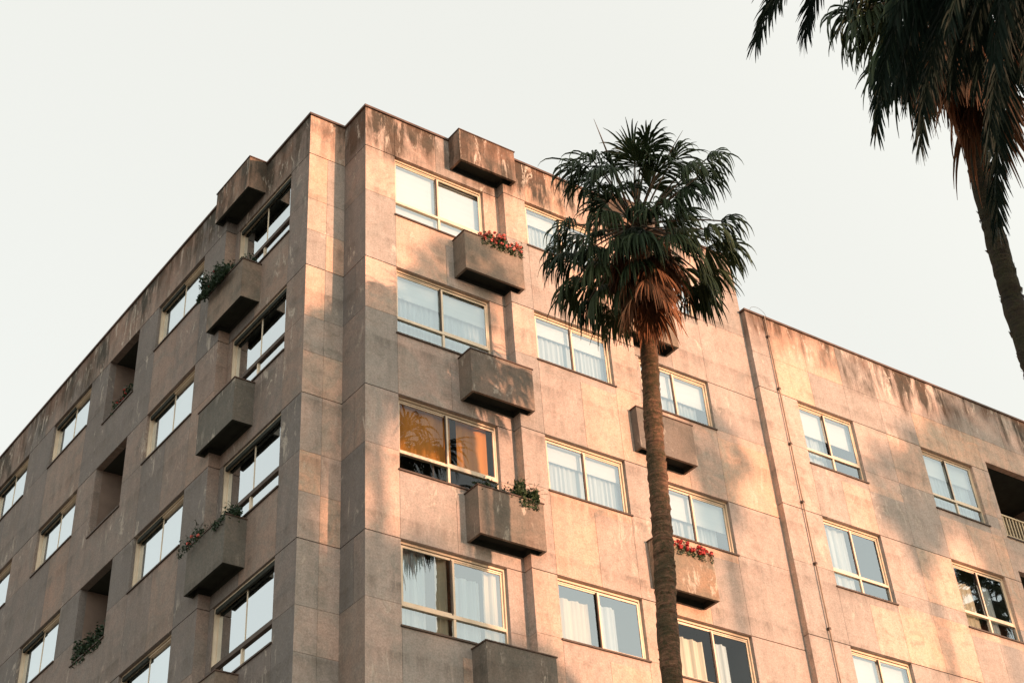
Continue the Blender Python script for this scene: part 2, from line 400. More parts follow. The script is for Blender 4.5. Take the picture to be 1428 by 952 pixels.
        sheet('blind', 'blind', uu0, uu1, v1 - hh * .45, t0, 0, 1); sheet('curtain', 'sheer', uu0, um, b0, t0, .02, 40, zc + .07)
    return w

def loggia(parent, P, u0, u1, v0, v1, dep=1.3, rail=False):
    m = MB(); z0 = REV
    m.cm = 1  # shaded near jamb and ceiling get the near-black colour
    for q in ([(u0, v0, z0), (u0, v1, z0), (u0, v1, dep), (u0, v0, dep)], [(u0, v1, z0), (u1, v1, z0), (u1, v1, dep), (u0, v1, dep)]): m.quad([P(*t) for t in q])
    m.cm = 0
    for q in ([(u1, v0, z0), (u1, v1, z0), (u1, v1, dep), (u1, v0, dep)], [(u0, v0, z0), (u1, v0, z0), (u1, v0, dep), (u0, v0, dep)], [(u0, v0, dep), (u1, v0, dep), (u1, v1, dep), (u0, v1, dep)]):
        m.quad([P(*t) for t in q])
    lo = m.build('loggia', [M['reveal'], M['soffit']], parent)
    # balcony door at the back
    m = MB(); a = u0 + (u1 - u0) * .3; b = u1 - .15
    for q in ((a, a + .05, v0 + .01, v1 - .3), (b - .05, b, v0 + .01, v1 - .3), (a + .05, b - .05, v1 - .36, v1 - .3), ((a + b) / 2 - .03, (a + b) / 2 + .03, v0 + .01, v1 - .36)):
        m.box(P, q[0], q[1], q[2], q[3], dep - .05, dep - .005)
    m.build('door_frame', M['frame'], lo)
    m = MB(); m.quad([P(a + .05, v0 + .01, dep - .02), P(b - .05, v0 + .01, dep - .02), P(b - .05, v1 - .36, dep - .02), P(a + .05, v1 - .36, dep - .02)]); m.build('door_glass', M['glass'], lo)
    m = MB(); m.box(P, u0 - .02, u1 + .02, v0 - .03, v0 + .001, -.03, REV); m.build('sill', M['sill'], lo)
    if rail:
        m = MB(); h = .62
        m.box(P, u0 + .01, u1 - .01, v0 + h - .04, v0 + h, .02, .07); m.box(P, u0 + .01, u1 - .01, v0 + .05, v0 + .08, .03, .06)
        k = u0 + .06
        while k < u1 - .05:
            m.box(P, k, k + .035, v0 + .08, v0 + h - .04, .032, .058); k += .11
        m.build('balustrade', M['gold'], lo)
    return lo

def coping(parent, pts, z, out=.035, inn=.22, th=.05, mat='coping'):
    """metal edge strip following a plan polyline, outward side on the right hand of travel"""
    P2 = [Vector((a, b, 0)) for a, b in pts]; n = len(P2)
    def off(d):
        r = []
        for i in range(n):
            ns = []
            if i > 0: t = (P2[i] - P2[i - 1]).normalized(); ns.append(Vector((t.y, -t.x, 0)))
            if i < n - 1: t = (P2[i + 1] - P2[i]).normalized(); ns.append(Vector((t.y, -t.x, 0)))
            if len(ns) == 2:
                q = (ns[0] + ns[1]); q = q / max(.3, (1 + ns[0].dot(ns[1]))); r.append(P2[i] + q * d)
            else: r.append(P2[i] + ns[0] * d)
        return r
    A, B = off(out), off(-inn); m = MB()
    for i in range(n - 1):
        a, b, c, d = A[i], A[i + 1], B[i + 1], B[i]
        lo = lambda p: W(p.x, p.y, z); hi = lambda p: W(p.x, p.y, z + th)
        m.quad([lo(a), lo(b), hi(b), hi(a)]); m.quad([lo(d), lo(c), hi(c), hi(d)]); m.quad([hi(a), hi(b), hi(c), hi(d)]); m.quad([lo(a), lo(b), lo(c), lo(d)])
    for k in (0, n - 1):
        m.quad([W(A[k].x, A[k].y, z), W(B[k].x, B[k].y, z), W(B[k].x, B[k].y, z + th), W(A[k].x, A[k].y, z + th)])
    return m.build('coping', M[mat], parent)

def planter(parent, P, u0, u1, v0, v1, d0, dback, mat, seed, dsoff):
    """hollow concrete box on the wall; d0 = how far it stands out (negative depth), dback = depth of its back"""
    m = MB(); t = .075; rim = .05; rec = .12; m.ct = random.Random(seed).random()
    F = lambda u, v, d, s=0: P(u, v, d)
    def q(pts, uvo=0):
        uv = [(a + b_d * -1 + seed * 3.7, b) for a, b, b_d in pts]
        m.quad([P(*x) for x in pts], uv)
    f = -d0
    q([(u0, v0, f), (u1, v0, f), (u1, v1, f), (u0, v1, f)])
    q([(u0, v0, f), (u0, v0, dback), (u0, v1, dback), (u0, v1, f)])
    q([(u1, v0, f), (u1, v0, dback), (u1, v1, dback), (u1, v1, f)])
    # rim on top and trough
    a, b, g, h = u0 + t, u1 - t, f + t, dback - .001
    vt = v1 - .14
    q([(u0, v1, f), (u1, v1, f), (b, v1, g), (a, v1, g)]); q([(u0, v1, f), (a, v1, g), (a, v1, h), (u0, v1, h)]); q([(u1, v1, f), (b, v1, g), (b, v1, h), (u1, v1, h)])
    q([(a, v1, g), (b, v1, g), (b, vt, g), (a, vt, g)]); q([(a, v1, g), (a, v1, h), (a, vt, h), (a, vt, g)]); q([(b, v1, g), (b, v1, h), (b, vt, h), (b, vt, g)])
    o = m.build('planter_box', M[mat], parent)
    # underside: rim and recess
    m = MB()
    a, b, g = u0 + rim, u1 - rim, f + rim
    q([(u0, v0, f), (u1, v0, f), (b, v0, g), (a, v0, g)]); q([(u0, v0, f), (a, v0, g), (a, v0, h), (u0, v0, h)]); q([(u1, v0, f), (b, v0, g), (b, v0, h), (u1, v0, h)])
    m.build('soffit_rim', M['soffit' if seed >= 29 else mat], o); m = MB()  # rims on the shaded side blackened along with the recess
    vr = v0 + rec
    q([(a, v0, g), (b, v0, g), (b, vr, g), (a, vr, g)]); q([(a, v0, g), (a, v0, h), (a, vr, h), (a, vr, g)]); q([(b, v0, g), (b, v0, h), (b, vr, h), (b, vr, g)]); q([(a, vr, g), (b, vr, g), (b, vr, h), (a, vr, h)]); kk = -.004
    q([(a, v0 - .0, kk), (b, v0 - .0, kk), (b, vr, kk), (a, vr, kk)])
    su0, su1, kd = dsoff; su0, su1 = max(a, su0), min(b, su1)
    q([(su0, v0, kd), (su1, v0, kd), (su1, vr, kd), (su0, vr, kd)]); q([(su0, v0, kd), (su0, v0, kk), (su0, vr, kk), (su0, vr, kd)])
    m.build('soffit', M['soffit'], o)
    m = MB(); q2 = [(u0 + t, v1 - .12, f + t), (u1 - t, v1 - .12, f + t), (u1 - t, v1 - .12, h), (u0 + t, v1 - .12, h)]
    m.quad([P(*x) for x in q2]); m.build('soil', M['soil'], o)
    # thin metal edging on the rim
    m = MB(); k = .018
    m.box(P, u0 - k, u1 + k, v1 + .001, v1 + .022, f - k, f + t * .7)
    m.box(P, u0 - k, u0 + t * .7, v1 + .001, v1 + .022, f + t * .7, min(h, 0) if h > 0 else h)
    m.box(P, u1 - t * .7, u1 + k, v1 + .001, v1 + .022, f + t * .7, min(h, 0) if h > 0 else h)
    m.build('metal_edging', M['coping'], o)
    return o

# ------------------------------------------------------------------ the corner block
tall = empty('apartment_building', (0, 0, 0), 'tall corner apartment block of pinkish stained concrete panels with planter boxes', 'apartment building')
R = random.Random(5)
th_half = [h + HALF for h in H]
def spandrel_joints(edges, extra):
    """vertical joints: below the openings at their edges, and regularly in the parapet band"""
    r = []
    for k in range(len(H)):
        lo = H[k + 1] if k + 1 < len(H) else BASE
        for u in edges: r.append((u, lo + .001, H[k] - 1.0))
    for u in extra: r.append((u, H[0] + .001, ZR)) 
    return r

# bay 1 on the sunny street
PR1 = frame_fn((0, 0, 0), (1, 0, 0), (0, -1, 0))
holes = [(xA0, xA1, H[k] + sA, H[k] - .02, REV) for k in range(ROWS)]
tv = []
for k in range(8):
    lo = H[k + 1] if k < 7 else BASE
    tv += [(xA0, lo, H[k] + sA), (xA0 + 1.1, lo, H[k] + sA - .3)]
tv += [(xA0, .001, ZR), (xA0 + .95, .001, ZR)]
wall_grid('wall', tall, PR1, 0, xs, BASE, ZR, holes, H, th_half if 0 else [h + HALF for h in H] , tv, M['wall'], 1)
# notch side, pillar, left bay
PN = frame_fn((0, 0, 0), (0, 1, 0), (-1, 0, 0))
wall_grid('wall', tall, PN, 0, n1, BASE, ZR, [], H, [h + HALF for h in H], [(.33, H[k] + HALF, H[k]) for k in range(8)], M['wall_shaded'], 2)
PP = frame_fn((-n2, n1, 0), (1, 0, 0), (0, -1, 0))
wall_grid('wall', tall, PP, 0, n2, BASE, ZR, [], H, [h + HALF for h in H] + [h - 2.02 for h in H], [(.40, H[k + 1] if k < 7 else BASE, H[k]) for k in range(8)], M['wall'], 3)
PL1 = frame_fn((-n2, n1, 0), (0, 1, 0), (-1, 0, 0))
ya = yA0 - n1; ya1 = yA0 + 2.03 - n1; YS = ys - n1
holes = [(ya, ya1, H[k] + sA, H[k] - .02, .22) for k in range(ROWS)]
tv = []
for k in range(8):
    lo = H[k + 1] if k < 7 else BASE
    tv += [(ya, lo, H[k] + sA), (ya + 1.2, lo, H[k] + sA)]
tv += [(ya, .001, ZR), (ya + 1, .001, ZR)]
wall_grid('wall', tall, PL1, 0, YS, BASE, ZR, holes, H, [h + HALF for h in H], tv, M['wall_shaded'], 4)
# step on the left side and the long left wall
PLs = frame_fn((-n2 - eL, ys, 0), (1, 0, 0), (0, -1, 0))
wall_grid('wall', tall, PLs, 0, eL, BASE, ZR, [], H, [], [], M['wall_shaded'], 5)
PL2 = frame_fn((-n2 - eL, 0, 0), (0, 1, 0), (-1, 0, 0))
shutw = [(yb0, yb1), (yc0, yc1), (yd0, yd1), (19.4, 21.4)]
logg = [(yl0, yl1), (16.3, 17.7)]
holes = []; tv = []
for k in range(ROWS):
    for a, b in shutw: holes.append((a, b, H[k] + sB, H[k] - .02, .22))
    for a, b in logg: holes.append((a, b, H[k] + sl, H[k] - .02, REV))
for k in range(8):
    lo = H[k + 1] if k < 7 else BASE
    for a, b in shutw: tv += [(a, lo, H[k] + sB), (b, lo, H[k] + sB), ((a + b) / 2, lo, H[k] + sB)]
for u in (4.9, 6.1, 7.3, 8.6, 9.9, 11.1, 12.3, 13.5, 14.8, 16, 17.2, 18.5): tv.append((u, .001, ZR))
wall_grid('wall', tall, PL2, ys, YEND, BASE, ZR, holes, H, [h + HALF for h in H], tv, M['wall_shaded'], 6)
# bay 2 (stands proud), its side, bay 3
PR2 = frame_fn((0, -e, 0), (1, 0, 0), (0, -1, 0))
holes = [(xB0, xB1, H[k] + sB, H[k] - .02, REV) for k in range(ROWS)]; tv = []
for k in range(8):
    lo = H[k + 1] if k < 7 else BASE
    tv += [(xB0, lo, H[k] + sB), (xB0 + .95, lo, H[k] + sB - .2), (xB1, lo, H[k] + sB)]
for u in (3.6, 4.6, 5.6): tv.append((u, .001, ZR))
XS2 = 5.98
wall_grid('wall', tall, PR2, xs, XS2, BASE, ZR, holes, H, [h + HALF for h in H], tv, M['wall'], 7)
PSs = frame_fn((xs, 0, 0), (0, -1, 0), (-1, 0, 0))
wall_grid('wall', tall, PSs, 0, e, BASE, ZR, [], H, [h + HALF for h in H], [], M['wall'], 8)
m = MB(); m.quad([W(XS2, 0, BASE), W(XS2, -e, BASE), W(XS2, -e, ZR), W(XS2, 0, ZR)]); m.build('wall', M['wall'], tall)
PR3 = frame_fn((0, 0, 0), (1, 0, 0), (0, -1, 0))
holes = [(xC0, xC1, H[k] + sB, H[k] - .02, REV) for k in range(ROWS)]; tv = []
for k in range(8):
    lo = H[k + 1] if k < 7 else BASE
    tv += [(xC1, lo, H[k] + sB), (xC1 - .9, lo, H[k] + sB - .2)]
for u in (6.9, 7.9, 8.7): tv.append((u, .001, ZR))
wall_grid('wall', tall, PR3, XS2, xw, BASE, ZR, holes, H, [h + HALF for h in H], tv, M['wall'], 9)
# hidden sides and roof
m = MB()
m.quad([W(xw, 0, BASE), W(xw, YEND, BASE), W(xw, YEND, ZR), W(xw, 0, ZR)])
m.quad([W(xw, YEND, BASE), W(-n2 - eL, YEND, BASE), W(-n2 - eL, YEND, ZR), W(xw, YEND, ZR)])
m.build('rear_wall', M['wall'], tall)
m = MB(); zr = ZR - .3
m.quad([W(-n2, n1, zr), W(0, n1, zr), W(0, 0, zr), W(xw, 0, zr), W(xw, YEND, zr), W(-n2, YEND, zr)])
m.build('roof', M['reveal'], tall)
cp = [(-n2 - eL, YEND), (-n2 - eL, ys), (-n2, ys), (-n2, n1), (0, n1), (0, 0), (xs, 0), (xs, -e), (XS2, -e), (XS2, 0), (xw, 0)]
coping(tall, cp[::-1][::-1], ZR + .002)

# windows of the corner block
intA = ['blind', 'sheer', 'orange', 'stripe', 'sheer']
intB = ['sheer', 'sheer', 'sheer', 'gap', 'sheer']
intC = ['blind', 'half', 'half', 'gap', 'half']
for k in range(ROWS):
    window(tall, PR1, xA0, xA1, H[k] + sA, H[k] - .02, 'transom', intA[k], .06, 'glass_clear' if k == 2 else 'glass', R)
    window(tall, PR2, xB0, xB1, H[k] + sB, H[k] - .02, 'plain', intB[k], .06, 'glass', R)
    window(tall, PR3, xC0, xC1, H[k] + sB, H[k] - .02, 'plain', intC[k], .06, 'glass_clear' if k == 3 else 'glass', R)
    window(tall, PL1, ya, ya1, H[k] + sA, H[k] - .02, 'transom', 'dark' if k != 4 else 'blind', .03, 'glass_side', R, slim=True)
    for i, (a, b) in enumerate(shutw):
        window(tall, PL2, a, b, H[k] + sB, H[k] - .02, 'plain', 'blind', .06, 'glass_side', R, slim=True)
    for a, b in logg: loggia(tall, PL2, a, b, H[k] + sl, H[k] - .02)
# planter boxes
for k in range(-1, ROWS):
    v0, v1 = (H[k] + bb, H[k] + bt) if k >= 0 else (2.9 + bb, btw)
    mt = 'box' if k >= 0 else 'box_top'
    planter(tall, PR1, bx0, bx1, v0, v1, bd, .02, mt, 10 + k, (xs - .004, 99, -e - .004))
    planter(tall, PR3, cbx0, cbx1, v0, v1, bd, .02, mt, 20 + k, (-9, XS2 + .004, -e - .004))
    planter(tall, PL1, gx0 - n1, gx1 - n1, v0, v1, gd, .02, mt, 30 + k, (YS - .004, 99, -eL - .004))

# ------------------------------------------------------------------ the lower wing
wing = empty('apartment_building', (12, 0, 0), 'lower neighbouring wing of orange lit concrete with a thin downpipe and a balcony', 'apartment building')
zt = zwr - 2.9
JW = [h + zwo for h in HW[1:]]
PW = frame_fn((0, -ew, 0), (1, 0, 0), (0, -1, 0))
xD0, xD1, xE0, xE1, xL0, xL1 = 10.453, 12.083, 14.157, 15.819, 16.37, 19.0
wins = [(xD0, xD1), (xE0, xE1), (20.4, 22.0)]
holes = []; tv = []
for j in JW[:4]:
    for a, b in wins: holes.append((a, b, j + sD, j - .02, REV))
    holes.append((xL0, xL1, j - 1.75, j + .28, REV))
for i, j in enumerate(JW):
    lo = JW[i + 1] if i + 1 < len(JW) else BASE
    for a, b in wins[:2]: tv += [(a, lo, j + sD), (b, lo, j + sD), ((a + b) / 2, lo, j + sD - .2)]
    tv += [(13.1, lo, j), (16.2, lo, j)]
for q in range(14): tv.append((xw + .55 + q * 1.05, JW[0], zt))
wall_grid('wall', wing, PW, xw, XEND, BASE, zt, holes, JW, [j + HALF - .1 for j in JW] + [JW[0] + .95], tv, M['wing_wall'], 12)
PWs = frame_fn((xw, .04, 0), (0, -1, 0), (-1, 0, 0))
wall_grid('wall', wing, PWs, 0, ew + .04, BASE, zt, [], JW, [], [], M['wing_wall'], 13)
coping(wing, [(xw, .3), (xw, -ew), (XEND, -ew)], zt + .002)
m = MB(); m.quad([W(xw + .001, -ew, zt - .25), W(XEND, -ew, zt - .25), W(XEND, 12, zt - .25), W(xw + .001, 12, zt - .25)]); m.build('roof', M['reveal'], wing)
m = MB(); m.quad([W(XEND, -ew, BASE), W(XEND, 12, BASE), W(XEND, 12, zt), W(XEND, -ew, zt)]); m.quad([W(xw + .002, 12, BASE), W(XEND, 12, BASE), W(XEND, 12, zt), W(xw + .002, 12, zt)]); m.build('rear_wall', M['wing_wall'], wing)
ints = [['open', 'sheer', 'half'], ['left_half', 'gap', 'half'], ['half', 'sheer', 'half'], ['half', 'dark', 'half']]
for r, j in enumerate(JW[:4]):
    for i, (a, b) in enumerate(wins): window(wing, PW, a, b, j + sD, j - .02, 'transom', ints[r][i], .07, 'glass', R)
    loggia(wing, PW, xL0, xL1, j - 1.75, j + .28, 1.5, True)
m = MB(); px = 9.93
m.tube([W(px, -ew - .045, zt + .03), W(px, -ew - .045, BASE)], .015, 8); m.build('downpipe', M['pipe'], wing, True)
z = zt - .55
k = 0
while z > -16:
    m = MB(); m.box(lambda a, b, c: W(a, b, c), px - .026, px + .026, -ew - .066, -ew + .001, z - .022, z + .022); m.build('pipe_bracket', M['sill'], wing)
    z -= 1.43; k += 1
m = MB(); pts = []
for i in range(13):
    t = math.pi * i / 12; pts.append(W(px - .16 + .26 * -math.cos(t) * .9, -ew - .03 + .0, zt + .04 + .18 * math.sin(t)))
m.tube(pts, .0035, 5); m.build('wire_loop', M['sill'], wing)

# ------------------------------------------------------------------ camera
f, cx, cy, cz = 2134.476, -10.062, -18.471, -21.791
yaw, pitch, roll = -0.621, 0.672, -0.075
cyw, syw, cp_, sp_ = math.cos(yaw), math.sin(yaw), math.cos(pitch), math.sin(pitch)
fwv = Vector((-syw * cp_, cyw * cp_, sp_)); rtv = Vector((cyw, syw, 0)); upv = rtv.cross(fwv)
Rv = rtv * math.cos(roll) + upv * math.sin(roll); Uv = -rtv * math.sin(roll) + upv * math.cos(roll)
C0 = Vector((cx, cy, cz + ZG))
cam = bpy.data.objects.new('camera', bpy.data.cameras.new('camera')); col.objects.link(cam)
cam.matrix_world = Matrix(((Rv.x, Uv.x, -fwv.x, C0.x), (Rv.y, Uv.y, -fwv.y, C0.y), (Rv.z, Uv.z, -fwv.z, C0.z), (0, 0, 0, 1)))
cam.data.sensor_width = 36; cam.data.lens = f * 36 / 1428; cam.data.clip_end = 3000
scn.camera = cam
def at(u, v, D):
    """point on the street's air at D metres from where the photographer stood"""
    q = fwv + Rv * ((u - 714) / f) - Uv * ((v - 476) / f); return C0 + q.normalized() * D

# ------------------------------------------------------------------ palms
def droop(p, d, n, step, g0, g1, grow=1.6):
    pts = [p.copy()]; dirs = [d.copy()]
    for i in range(n):
        t = (i + 1) / n
        d = (d + Vector((0, 0, -1)) * (g0 + (g1 - g0) * t ** grow)).normalized()
        p = p + d * step; pts.append(p.copy()); dirs.append(d.copy())
    return pts, dirs

def fan_leaf(mb, stalk, base, d, L_, rnd, segs=34, spread=2.15, g=.55, normal=None, wid=1.0, stiff=0):
    """one fan blade whose segments split and hang at the tips"""
    d = d.normalized(); up = normal or Vector((0, 0, 1))
    s = d.cross(up)
    if s.length < .1: s = d.cross(Vector((rnd.random() - .5, rnd.random() - .5, 0)))
    s.normalize(); n = s.cross(d).normalized()
    tw = rnd.uniform(-.35, .35); s, n = s * math.cos(tw) + n * math.sin(tw), n * math.cos(tw) - s * math.sin(tw)
    mb.ct = rnd.random() ** 1.5
    tt = mb.ct; g = g * rnd.uniform(.75, 1.3); L_ = L_ * rnd.uniform(.88, 1.1)
    for k in range(segs):
        ph = (k / (segs - 1) - .5) * 2 * spread * .5 * 2 * .62 + rnd.uniform(-.02, .02)
        cup = .55 * abs(ph) ** 1.2
        dv = (d * math.cos(ph) + s * math.sin(ph) - n * cup * .5 + n * .12).normalized()
        Lk = L_ * (1 - .20 * abs(ph) / 1.4) * (rnd.uniform(.72, 1.12) if rnd.random() < .85 else rnd.uniform(.4, .8))
        st = Lk / 7
        gs = g * rnd.uniform(.45, 1.6)
        pts, dirs = droop(base, dv, 7, st, .02 * gs, gs * (1 - stiff), 1.5)
        side0 = (d * -math.sin(ph) + s * math.cos(ph))
        dphi = 2.4 * spread / (segs - 1) * .5
        mb.ct = min(1, max(0, tt + rnd.uniform(-.18, .18)))
        prev = None
        for i, (p, dd_) in enumerate(zip(pts, dirs)):
            r = i * st
            w = min(r * dphi * .62, .030 * wid)
            if i >= 4: w = .026 * wid * (1 - (i - 3.2) / 4.3)
            w = max(w, .0015)
            sd = (side0 - dd_ * side0.dot(dd_)).normalized()
            nn = sd.cross(dd_)
            zz = nn * (w * .55)
            ring = (p - sd * w - zz, p + zz * .8, p + sd * w - zz)
            if prev:
                mb.quad([prev[0], prev[1], ring[1], ring[0]]); mb.quad([prev[1], prev[2], ring[2], ring[1]])
            prev = ring

def fan_palm(name, label, group, hub, trunk_pts, trunk_r, leaves, skirt, rnd, barkmat='bark', nrand=0, skirt_len=1.0, Rl=1.0, skirt_n=46, cat='palm tree'):
    base = trunk_pts[-1]
    root = empty(name, tuple(base), label, cat, group)
    # trunk: smooth curve through its points with small leaf-base rings
    m = MB(); P_ = []
    tp = trunk_pts; n = len(tp)
    for i in range(n - 1):
        a, b = tp[i], tp[i + 1]; pa = tp[max(i - 1, 0)]; pb = tp[min(i + 2, n - 1)]
        steps = max(6, int((b - a).length / .06))
        for k in range(steps):
            t = k / steps
            p = .5 * ((2 * a) + (b - pa) * t + (2 * pa - 5 * a + 4 * b - pb) * t * t + (3 * a - pa - 3 * b + pb) * t ** 3)
            rr = trunk_r[i] + (trunk_r[i + 1] - trunk_r[i]) * t
            P_.append((p, rr))
    P_.append((tp[-1], trunk_r[-1]))
    rads = []
    for i, (p, r) in enumerate(P_): rads.append(r * (1 + .03 * math.sin(i * 1.9) + .03 * math.sin(i * .37) + rnd.uniform(-.055, .055)))
    m.tube([p for p, r in P_], rads, 18)
    # ragged leaf-base stubs
    for i in range(0, len(P_), 2):
        p, r = P_[i]
        for q in range(5):
            if rnd.random() < .55:
                a = rnd.random() * 6.283; o = Vector((math.cos(a), math.sin(a), 0)); tdir = Vector((-o.y, o.x, 0)); ww = rnd.uniform(.02, .06)
                b0 = p + o * r * .96; zz = Vector((0, 0, rnd.uniform(.02, .06)))
                m.quad([b0 - tdir * ww, b0 + tdir * ww, b0 + tdir * ww * .5 + o * rnd.uniform(.008, .03) + zz, b0 - tdir * ww * .5 + o * .01 + zz])
    m.build('trunk', M[barkmat], root, True)
    g = MB(); st = MB()
    def leaf(bpos, d, L_, gg, stiff=0, tint=None, nrm=None, segs=34):
        # stalk from the hub, sagging a little
        h = hub + Vector((rnd.uniform(-.06, .06), rnd.uniform(-.06, .06), rnd.uniform(-.1, .05)))
        mid = h.lerp(bpos, .5) + Vector((0, 0, .10 * (bpos - h).length))
        pts = []
        for k in range(7):
            t = k / 6; pts.append(h * (1 - t) ** 2 + mid * 2 * t * (1 - t) + bpos * t * t)
        st.tube(pts, [.022 - .010 * k / 6 for k in range(7)], 5, False)
        fan_leaf(g, st, bpos, d, L_, rnd, segs, g=gg, stiff=stiff, normal=nrm)
    for (bpos, d, L_, gg, stiff, nrm) in leaves: leaf(bpos, d, L_, gg, stiff, nrm=nrm)
    for k in range(nrand):
        az = k * 2.39996 + rnd.uniform(-.25, .25); el = math.radians(78 - 135 * (k / max(1, nrand - 1)) ** .9 + rnd.uniform(-8, 8))
        d = Vector((math.cos(az) * math.cos(el), math.sin(az) * math.cos(el), math.sin(el)))
        pl = Rl * rnd.uniform(.55, 1.05) * (1.0 if el > -.3 else .85)
        bpos = hub + d * pl + Vector((0, 0, -.10 * pl))
        dd_ = (d + Vector((0, 0, -.25 if el < .9 else 0))).normalized()
        leaf(bpos, dd_, Rl * rnd.uniform(.78, .98), rnd.uniform(.6, 1.0) if el < 1.0 else .3)
    g.build('crown', M['fan'], root)
    st.build('leaf_stalks', M['petiole'], root, True)
    # skirt of dead leaves hanging down the trunk
    sk = MB()
    for k in range(skirt_n):
        az = k * 2.39996; t = k / skirt_n
        az = az + .55 * math.sin(az * 3 + 1.3); t = min(1, max(0, t + rnd.uniform(-.25, .2)))
        d = Vector((math.cos(az), math.sin(az), 0))
        b0 = hub + Vector((0, 0, -.45 - 1.05 * t * skirt_len)) + d * (.14 + .14 * (1 - t) + rnd.uniform(0, .1))
        dv = (d * rnd.uniform(.1, .6) + Vector((rnd.uniform(-.2, .2), rnd.uniform(-.2, .2), 0)) + Vector((0, 0, -1))).normalized()
        fan_leaf(sk, None, b0, dv, rnd.uniform(.5, 1.15) * skirt_len, rnd, 20, spread=1.0, g=.5, normal=d, wid=.75)
    sk.build('dead_fronds', M['fan_dry'], root)
    return root

rnd = random.Random(3)
DC = 26.1
hub = at(889, 318, DC)
# leaves seen in the photograph: place of the blade's base and where it points, in the crown's own space
def spot(u, v, dd): return at(u, v, DC + dd)
def dirv(r, uu, toward=0): return (Rv * r + Uv * uu - fwv * toward)
Z = Vector((0, 0, 1))
LV = [
 # (u,v,depth) base, direction(right, up, toward viewer), length, droop, stiffness
 ((903, 208), 0.1, (.05, 1, .1), .72, .45, .1),
 ((893, 232), -.2, (-.35, .8, .5), .75, .35, 0),
 ((828, 225), -.1, (-.75, .55, .3), .80, 1.0, 0),
 ((812, 235), .4, (-.95, .35, -.2), .80, .95, 0),
 ((842, 240), -.6, (-.5, .4, .9), .80, .95, 0),
 ((955, 235), -.3, (.55, .5, .6), .80, .95, 0),
 ((985, 222), .2, (.9, .5, .0), .78, .95, 0),
 ((940, 265), .6, (.7, .5, -.7), .85, .9, 0),
 ((795, 315), -.3, (-.95, .15, .4), .72, 1.1, 0),
 ((815, 330), .4, (-.9, .1, -.4), .85, 1.0, 0),
 ((828, 345), -.7, (-.6, .0, .9), .9, .95, 0),
 ((862, 335), -.9, (-.25, .2, 1.), .9, .95, 0),
 ((895, 330), -1., (.1, .2, 1.), .9, .95, 0),
 ((935, 330), -.9, (.4, .1, 1.), .9, .9, 0),
 ((985, 320), -.4, (.9, .15, .5), .85, .95, 0),
 ((1005, 308), .1, (1, .25, .0), .80, 1.0, 0),
 ((985, 345), .5, (.9, -.1, -.4), .9, .9, 0),
 ((805, 385), -.2, (-.9, -.35, .3), .85, .9, 0),
 ((825, 392), .5, (-.7, -.4, -.4), .9, .9, 0),
 ((838, 400), -.6, (-.5, -.6, .7), .9, .8, 0),
 ((975, 380), -.5, (.7, -.5, .6), .85, .8, 0),
 ((990, 375), .3, (.8, -.5, -.2), .8, .8, 0),
 ((865, 395), -.8, (-.2, -.6, .9), .85, .8, 0),
 ((800, 400), .1, (-.8, -.6, .1), .75, .8, 0),
 ((935, 300), .9, (.5, .2, -1), .9, .8, 0),
 ((860, 300), .9, (-.5, .2, -1), .9, .8, 0),
 ((900, 345), 1.0, (.0, -.2, -1), .9, .8, 0),
 ((850, 375), .7, (-.5, -.3, -.8), .9, .8, 0),
 ((950, 375), .7, (.5, -.3, -.8), .9, .8, 0),
 ((880, 262), -.2, (-.2, .5, .9), .8, .7, 0),
 ((858, 240), .0, (-.5, .75, .5), .78, .6, 0), ((915, 240), -.3, (.25, .8, .6), .8, .6, 0), ((955, 262), -.5, (.65, .25, .9), .85, .9, 0), ((975, 245), .0, (.85, .45, .3), .8, .9, 0),
 ((850, 262), -.5, (-.5, .3, .9), .8, .8, 0), ((885, 225), .5, (-.1, .9, -.2), .75, .4, 0), ((830, 250), .2, (-.8, .4, .1), .8, .9, 0), ((935, 228), .4, (.5, .8, .0), .75, .5, 0), ((910, 300), -.8, (.2, .3, 1), .75, .9, 0),
 ((880, 318), -.5, (-.3, -.1, 1), .7, 1.1, 0), ((900, 322), -.6, (.3, -.2, 1), .75, 1.1, 0), ((890, 290), -.5, (0, .3, 1), .7, 1.0, 0), ((915, 285), .4, (.3, .5, -.6), .8, .8, 0),
 ((845, 300), -.7, (-.5, .2, .8), .85, .95, 0), ((930, 290), -.7, (.4, .4, .8), .85, .95, 0), 
 ((800, 355), .0, (-.9, -.1, .3), .85, 1., 0), ((785, 345), .3, (-.9, -.2, -.1), .8, 1., 0), ((820, 420), -.3, (-.6, -.8, .3), .8, .7, 0), ((845, 425), -.5, (-.3, -.9, .5), .8, .7, 0),
 ((860, 430), .4, (-.3, -.9, -.4), .8, .7, 0), ((965, 400), -.2, (.5, -.8, .4), .8, .7, 0), ((985, 405), .1, (.6, -.8, .1), .7, .7, 0), ((1010, 340), -.2, (.9, -.1, .4), .8, 1., 0),
 ((960, 345), -.8, (.5, -.1, .9), .85, .9, 0), ((835, 365), -.8, (-.4, -.1, .9), .85, .9, 0), ((880, 365), -1., (-.1, -.1, 1), .8, .9, 0),  
]
leaves = []
for (uv_, dz, dr, L_, gg, stf) in LV:
    d = dirv(*dr).normalized(); b = spot(uv_[0], uv_[1], dz)
    nrm = (Z + (b - hub).normalized() * .3).normalized()
    leaves.append((b, d, L_ * 1.06, gg * 1.3, stf * .6, nrm))
tr_pts = [hub + Vector((0, 0, -.15)), at(903, 462, 25.85), at(912, 600, 24.85), at(925, 760, 23.6), at(938, 952, 22.4)]
last = tr_pts[-1]; dl = (tr_pts[-1] - tr_pts[-2]).normalized()
pbase = last + Vector((dl.x / -dl.z, dl.y / -dl.z, 0)) * 0.3 * last.z + Vector((0, 0, -last.z))
tr_pts += [last.lerp(pbase, .45) + Vector((.1, 0, 0)), pbase]
